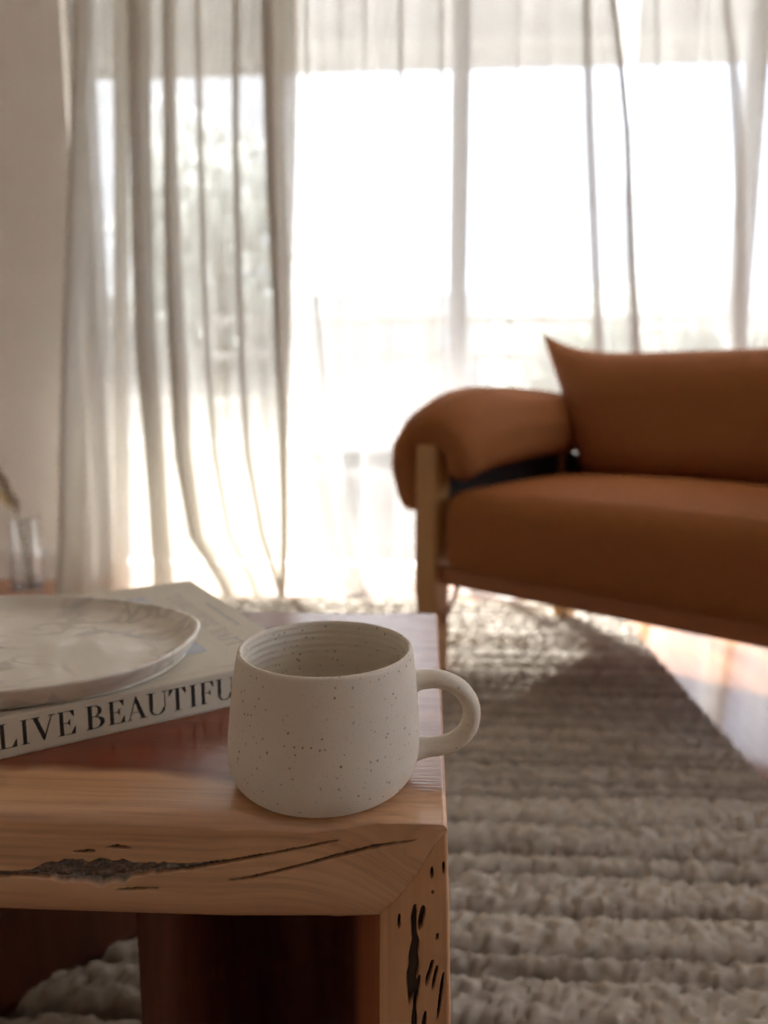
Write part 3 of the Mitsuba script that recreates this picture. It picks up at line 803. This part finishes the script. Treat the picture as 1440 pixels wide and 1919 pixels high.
add('armchair__back_frame', chair(cat([bx(-0.02, CW + 0.02, 0.536, 0.556, 0.505, 0.545, 0.005), bx(-0.02, CW + 0.02, 0.536, 0.556, 0.36, 0.40, 0.005)])), 'mat_oak', 40)
br = catmull([(0.022, 0.014, 0.224), (0.020, 0.014, 0.205), (0.010, 0.014, 0.178), (-0.006, 0.014, 0.150), (-0.016, 0.014, 0.120)], 6)
add('armchair__brace', chair(sweep(br, 0.0028, 0.008, (0, 1, 0), 12)), 'mat_rail', True)
lab('armchair', 'terracotta upholstered armchair with padded rolled arms and oak legs by the window', 'armchair')
lab('armchair__added_back_panel', 'dark back panel added to block light, with a small round hole cut for a bright dot'); lab('armchair__brace', 'thin dark curved brace')

# ------------------------------------------------------------------ curtains
ZK = np.array([2.27, 1.648, 1.488, 1.324, 1.17, 0.954, 0.746, 0.656, 0.423, 0.183, 0.051, 0.0])


def keys(v):
    v = list(v)
    v = [q * PLANE / 2.2 for q in v]
    return np.array([v[0] + 0.55 * (v[0] - v[3]) / 0.478 * 0.622] + v + [v[-1] + (v[-1] - v[-2]) * 0.3])


def curtain(key, left, right, folds, Y0, seed, fill=4, amp=0.010, hem=0.05, rows=90, mat='mat_sheer', back=False):
    g = np.random.default_rng(seed)
    zz = np.concatenate([np.linspace(2.26, 0.30, rows), np.linspace(0.29, 0.004, 26)])
    global PLANE
    PLANE = Y0          # the fold lines are measured in the plane y = 2.2
    lk, rk = keys(left), keys(right)
    fk = [(keys(f[0]), np.array([f[1][0]] + list(f[1]) + [f[1][-1]]) if np.ndim(f[1]) else np.full(12, f[1]), f[2], f[3] if len(f) > 3 else 3) for f in folds]
    offs = [g.uniform(-1, 1, fill) * amp for _ in range(len(folds) + 1)]
    slow = [g.uniform(-1, 1, fill) * amp * 0.6 for _ in range(len(folds) + 1)]
    up = lambda z, a: np.interp(-z, -ZK, a)
    R = []
    nh = 10 if hem else 0
    for ri in range(len(zz) + nh):
        z = zz[min(ri, len(zz) - 1)]
        kn = []
        prev = up(z, lk)
        if back: kn.append(((prev - 0.032) * (Y0 + 0.12) / Y0, Y0 + 0.12))
        kn.append((prev, Y0))
        stations = []
        for x, w, dy, lay in fk:
            stations.append((up(z, x), max(up(z, w), 0.0015), dy * (0.25 + 0.75 * max(up(z, w), 0.0015) / w.max()), lay))
        stations.append((up(z, rk), None, None, 0))
        endx = prev
        for si, (x, w, dy, lay) in enumerate(stations):
            a, b = endx, (x - (0.3 * w if w else 0))
            for q in range(fill):
                t = (q + 1) / (fill + 1)
                kn.append((a + (b - a) * t, Y0 + offs[si][q] + slow[si][q] * math.sin(z * 3 + si + q)))
            if w is None:
                kn.append((x, Y0)); break
            if dy < 0:      # a narrow valley between two pleats, running back to the wall
                kn += [(x - 0.50 * w, Y0 - 0.012), (x - 0.46 * w, Y0 - 0.4 * dy), (x - 0.2 * w, Y0 - dy), (x + 0.2 * w, Y0 - dy), (x + 0.46 * w, Y0 - 0.4 * dy), (x + 0.50 * w, Y0 - 0.012)]
            else:           # overlapping pleat: the cloth doubles back on itself
                kn += [(x - 0.25 * w, Y0)]
                for q in range(lay - 1):
                    kn.append((x + (0.5 if q % 2 == 0 else -0.5) * w, Y0 - dy * (q + 0.5) / (lay - 1)))
                    kn.append((x, Y0 - dy * (q + 1) / (lay - 1)))
                kn[-1] = (x + 0.25 * w, Y0 - dy)
            endx = x + 0.3 * w
        c = catmull(np.array(kn), 5)
        pull = 0.035 * np.clip((0.25 - z) / 0.25, 0, 1) ** 2
        y = c[:, 1] - pull
        zrow = np.full(len(c), z)
        if ri >= len(zz):
            t = (ri - len(zz) + 1) / nh
            wave = meshkit.fbm(np.stack([c[:, 0] * 9, 0 * c[:, 0] + t * 1.5, 0 * c[:, 0]], -1), 2, seed)
            y = y - hem * t * (0.5 + wave)
            zrow = 0.004 + 0.020 * np.clip(meshkit.fbm(np.stack([c[:, 0] * 22, 0 * c[:, 0] + t * 3, 0 * c[:, 0] + 5], -1), 2, seed) - 0.45, 0, 1) * 2 * math.sin(math.pi * min(t * 1.3, 1)) + 0.002
        R.append(np.column_stack([c[:, 0], y, zrow]))
    add(key, grid_mesh(np.array(R)), mat, True)


cw = lambda a, b, c=None: [a] * 10 if c is None else [a, a, b, b, b, b, c, c, c, c]
C1L = (-0.960, -0.975, -0.992, -1.007, -1.032, -1.057, -1.066, -1.089, -1.112, -1.122)
C1R = (-0.363, -0.366, -0.372, -0.378, -0.391, -0.402, -0.409, -0.417, -0.421, -0.424)
fA = (-0.953, -0.967, -0.986, -1.000, -1.024, -1.048, -1.057, -1.080, -1.098, -1.104)
fA2 = (-0.915, -0.927, -0.941, -0.952, -0.972, -0.99, -0.997, -1.012, -1.028, -1.032)
fB = (-0.878, -0.888, -0.897, -0.906, -0.919, -0.931, -0.936, -0.946, -0.957, -0.957)
fC = (-0.799, -0.804, -0.811, -0.816, -0.821, -0.825, -0.823, -0.813, -0.808, -0.797)
fD = (-0.714, -0.721, -0.727, -0.731, -0.733, -0.731, -0.730, -0.727, -0.697, -0.614)
fD2 = (-0.640, -0.643, -0.645, -0.647, -0.648, -0.647, -0.645, -0.635, -0.60, -0.53)
fE = (-0.532, -0.537, -0.542, -0.545, -0.545, -0.545, -0.543, -0.536, -0.497, -0.450)
fF = (-0.429, -0.430, -0.432, -0.431, -0.427, -0.426, -0.427, -0.429, -0.431, -0.434)
curtain('curtain', C1L, C1R, [(fA, 0.026, 0.05, 7), (fB, 0.014, -0.10), (fC, 0.055, 0.04), (fD, [0.03, .03, .03, .035, .04, .045, .045, .045, .04, .03], 0.05), (fD2, 0.012, 0.02), (fE, 0.014, 0.03), (fF, [.05, .05, .045, .045, .04, .03, .022, .018, .016, .016], 0.06, 5)], 2.15, 3, fill=3, amp=0.018, hem=0.075, mat='mat_linen')
lab('curtain', 'gathered linen curtain in heavy folds at the left of the window', 'curtain')
C2L = (-0.44, -0.44, -0.44, -0.445, -0.45, -0.455, -0.458, -0.46, -0.46, -0.46)
C2R = (0.482, 0.512, 0.537, 0.550, 0.570, 0.593, 0.602, 0.626, 0.646, 0.661)
z10 = lambda *v: list(v)
curtain('curtain_001', C2L, C2R, [
    ((-0.34, -0.341, -0.342, -0.341, -0.329, -0.313, -0.308, -0.289, -0.243, -0.196), 0.012, 0.03),
    ((-0.246, -0.248, -0.249, -0.251, -0.253, -0.254, -0.255, -0.257, -0.259, -0.261), [.010, .004, .001, .001, .001, .001, .001, .001, .001, .001], 0.02),
    ((-0.181, -0.182, -0.183, -0.183, -0.184, -0.185, -0.185, -0.186, -0.187, -0.187), [.012, .005, .001, .001, .001, .001, .001, .001, .001, .001], 0.02),
    ((-0.085, -0.084, -0.083, -0.083, -0.082, -0.081, -0.081, -0.080, -0.079, -0.079), [.016, .014, .012, .010, .005, .001, .001, .001, .001, .001], 0.025),
    ((0.024, 0.026, 0.028, 0.032, 0.036, 0.041, 0.044, 0.050, 0.057, 0.062), [.014, .012, .010, .008, .006, .004, .002, .001, .001, .001], 0.025),
    ((0.23, 0.23, 0.23, 0.23, 0.23, 0.23, 0.23, 0.23, 0.23, 0.23), [.010, .004, .001, .001, .001, .001, .001, .001, .001, .001], 0.02),
    ((0.405, 0.416, 0.427, 0.440, 0.458, 0.476, 0.483, 0.502, 0.518, 0.529), [.03, .03, .032, .034, .034, .034, .034, .034, .03, .03], 0.04, 3),
    ((0.474, 0.503, 0.527, 0.540, 0.559, 0.580, 0.589, 0.613, 0.633, 0.648), [.018, .018, .018, .018, .02, .024, .026, .028, .03, .03], 0.04, 5)], 2.235, 5, fill=3, amp=0.012, hem=0.06)
lab('curtain_001', 'sheer white linen curtain hanging across the middle of the window', 'curtain')
C3L = (0.549, 0.546, 0.540, 0.53, 0.54, 0.56, 0.57, 0.59, 0.61, 0.625)
C3R = (1.93,) * 10
gen = [((x + 0.03 * math.sin(9 * x),) * 10, [.02, .015, .012, .01, .01, .01, .01, .01, .01, .01], 0.03) for x in (1.14, 1.3, 1.42, 1.6, 1.75)]
curtain('curtain_002', C3L, C3R, [
    ((0.588, 0.599, 0.611, 0.622, 0.637, 0.649, 0.656, 0.671, 0.685, 0.692), [.016, .014, .008, .006, .008, .008, .008, .008, .008, .008], 0.03),
    ((0.70, 0.70, 0.71, 0.71, 0.72, 0.72, 0.72, 0.72, 0.72, 0.72), [.010, .004, .001, .001, .001, .001, .001, .001, .001, .001], 0.02),
    ((0.770, 0.798, 0.820, 0.836, 0.854, 0.867, 0.872, 0.882, 0.898, 0.907), [.03, .035, .04, .04, .04, .04, .04, .04, .04, .04], 0.03),
    ((0.90, 0.91, 0.92, 0.93, 0.945, 0.96, 0.965, 0.98, 1.0, 1.01), [.02, .016, .012, .01, .01, .01, .01, .01, .01, .01], 0.03),
    ((1.02,) * 10, [.02, .016, .012, .01, .01, .01, .01, .01, .01, .01], 0.03)] + gen, 2.285, 6, fill=3, amp=0.012, hem=0.06)
lab('curtain_002', 'sheer white linen curtain behind the armchair at the right of the window', 'curtain')
rod = trimesh.creation.cylinder(0.012, 3.5, sections=20); rod.apply_transform(trimesh.transformations.rotation_matrix(math.pi / 2, (0, 1, 0))); rod.apply_translation((0.45, 2.235, 2.27))
add('curtain_rod', rod, 'mat_brass', 40); lab('curtain_rod', 'metal curtain rod above the window', 'curtain rod')

# ------------------------------------------------------------------ vase with dried stems by the wall
VX, VY = -1.235, 2.185
vp = [(0.0, 0.0), (0.040, 0.0), (0.045, 0.004), (0.046, 0.02), (0.0455, 0.12), (0.0455, 0.218), (0.0445, 0.221), (0.0425, 0.218), (0.0425, 0.12), (0.043, 0.022), (0.040, 0.014), (0.0, 0.012)]
vase = lathe(vp, 48); vase.apply_translation((VX, VY, 0.0005))
if vase.volume < 0: vase.invert()
add('glass_vase', vase, 'mat_glass', 30); lab('glass_vase', 'clear straight glass vase on the floor beside the baseboard', 'vase')


def leaf_blade(base, tip, wide, seed):
    base, tip = np.array(base, float), np.array(tip, float)
    t = np.linspace(0, 1, 14)
    mid = base + (tip - base) * t[:, None] + np.outer(np.sin(np.pi * t), [0.012, -0.006, 0.0])
    s_ = wide * np.sin(np.pi * np.clip(t * 0.94 + 0.05, 0, 1)) ** 0.8
    side = np.array([0.8, 0.5, 0.35]); side /= np.linalg.norm(side)
    nrm = np.cross(side, tip - base); nrm /= np.linalg.norm(nrm)
    front = np.stack([mid - side * s_[:, None], mid + nrm * 0.003, mid + side * s_[:, None]], 1)
    back = np.stack([mid - side * s_[:, None], mid + nrm * 0.0015, mid + side * s_[:, None]], 1)
    a, b = grid_mesh(front), grid_mesh(back); b.invert()
    return trimesh.util.concatenate([a, b])


st = catmull([(VX + 0.01, VY, 0.016), (VX + 0.004, VY, 0.12), (VX - 0.02, VY - 0.005, 0.24), (VX - 0.045, VY - 0.01, 0.31)], 6)
add('dried_stem__stem', sweep(st, 0.0022, 0.0022, (0, 1, 0.01), 8), 'mat_dry', True)
add('dried_stem__leaf', leaf_blade((VX - 0.028, VY - 0.006, 0.26), (VX - 0.085, VY - 0.01, 0.405), 0.013, 1), 'mat_dry', True)
add('dried_stem__leaf_001', leaf_blade((VX - 0.018, VY, 0.235), (VX - 0.055, VY + 0.02, 0.31), 0.009, 2), 'mat_dry', True)
add('dried_stem__leaf_002', leaf_blade((VX - 0.04, VY, 0.25), (VX - 0.115, VY + 0.01, 0.34), 0.008, 3), 'mat_straw', True)
lab('dried_stem', 'dried brown stem with narrow leaves standing in the glass vase', 'dried plant')
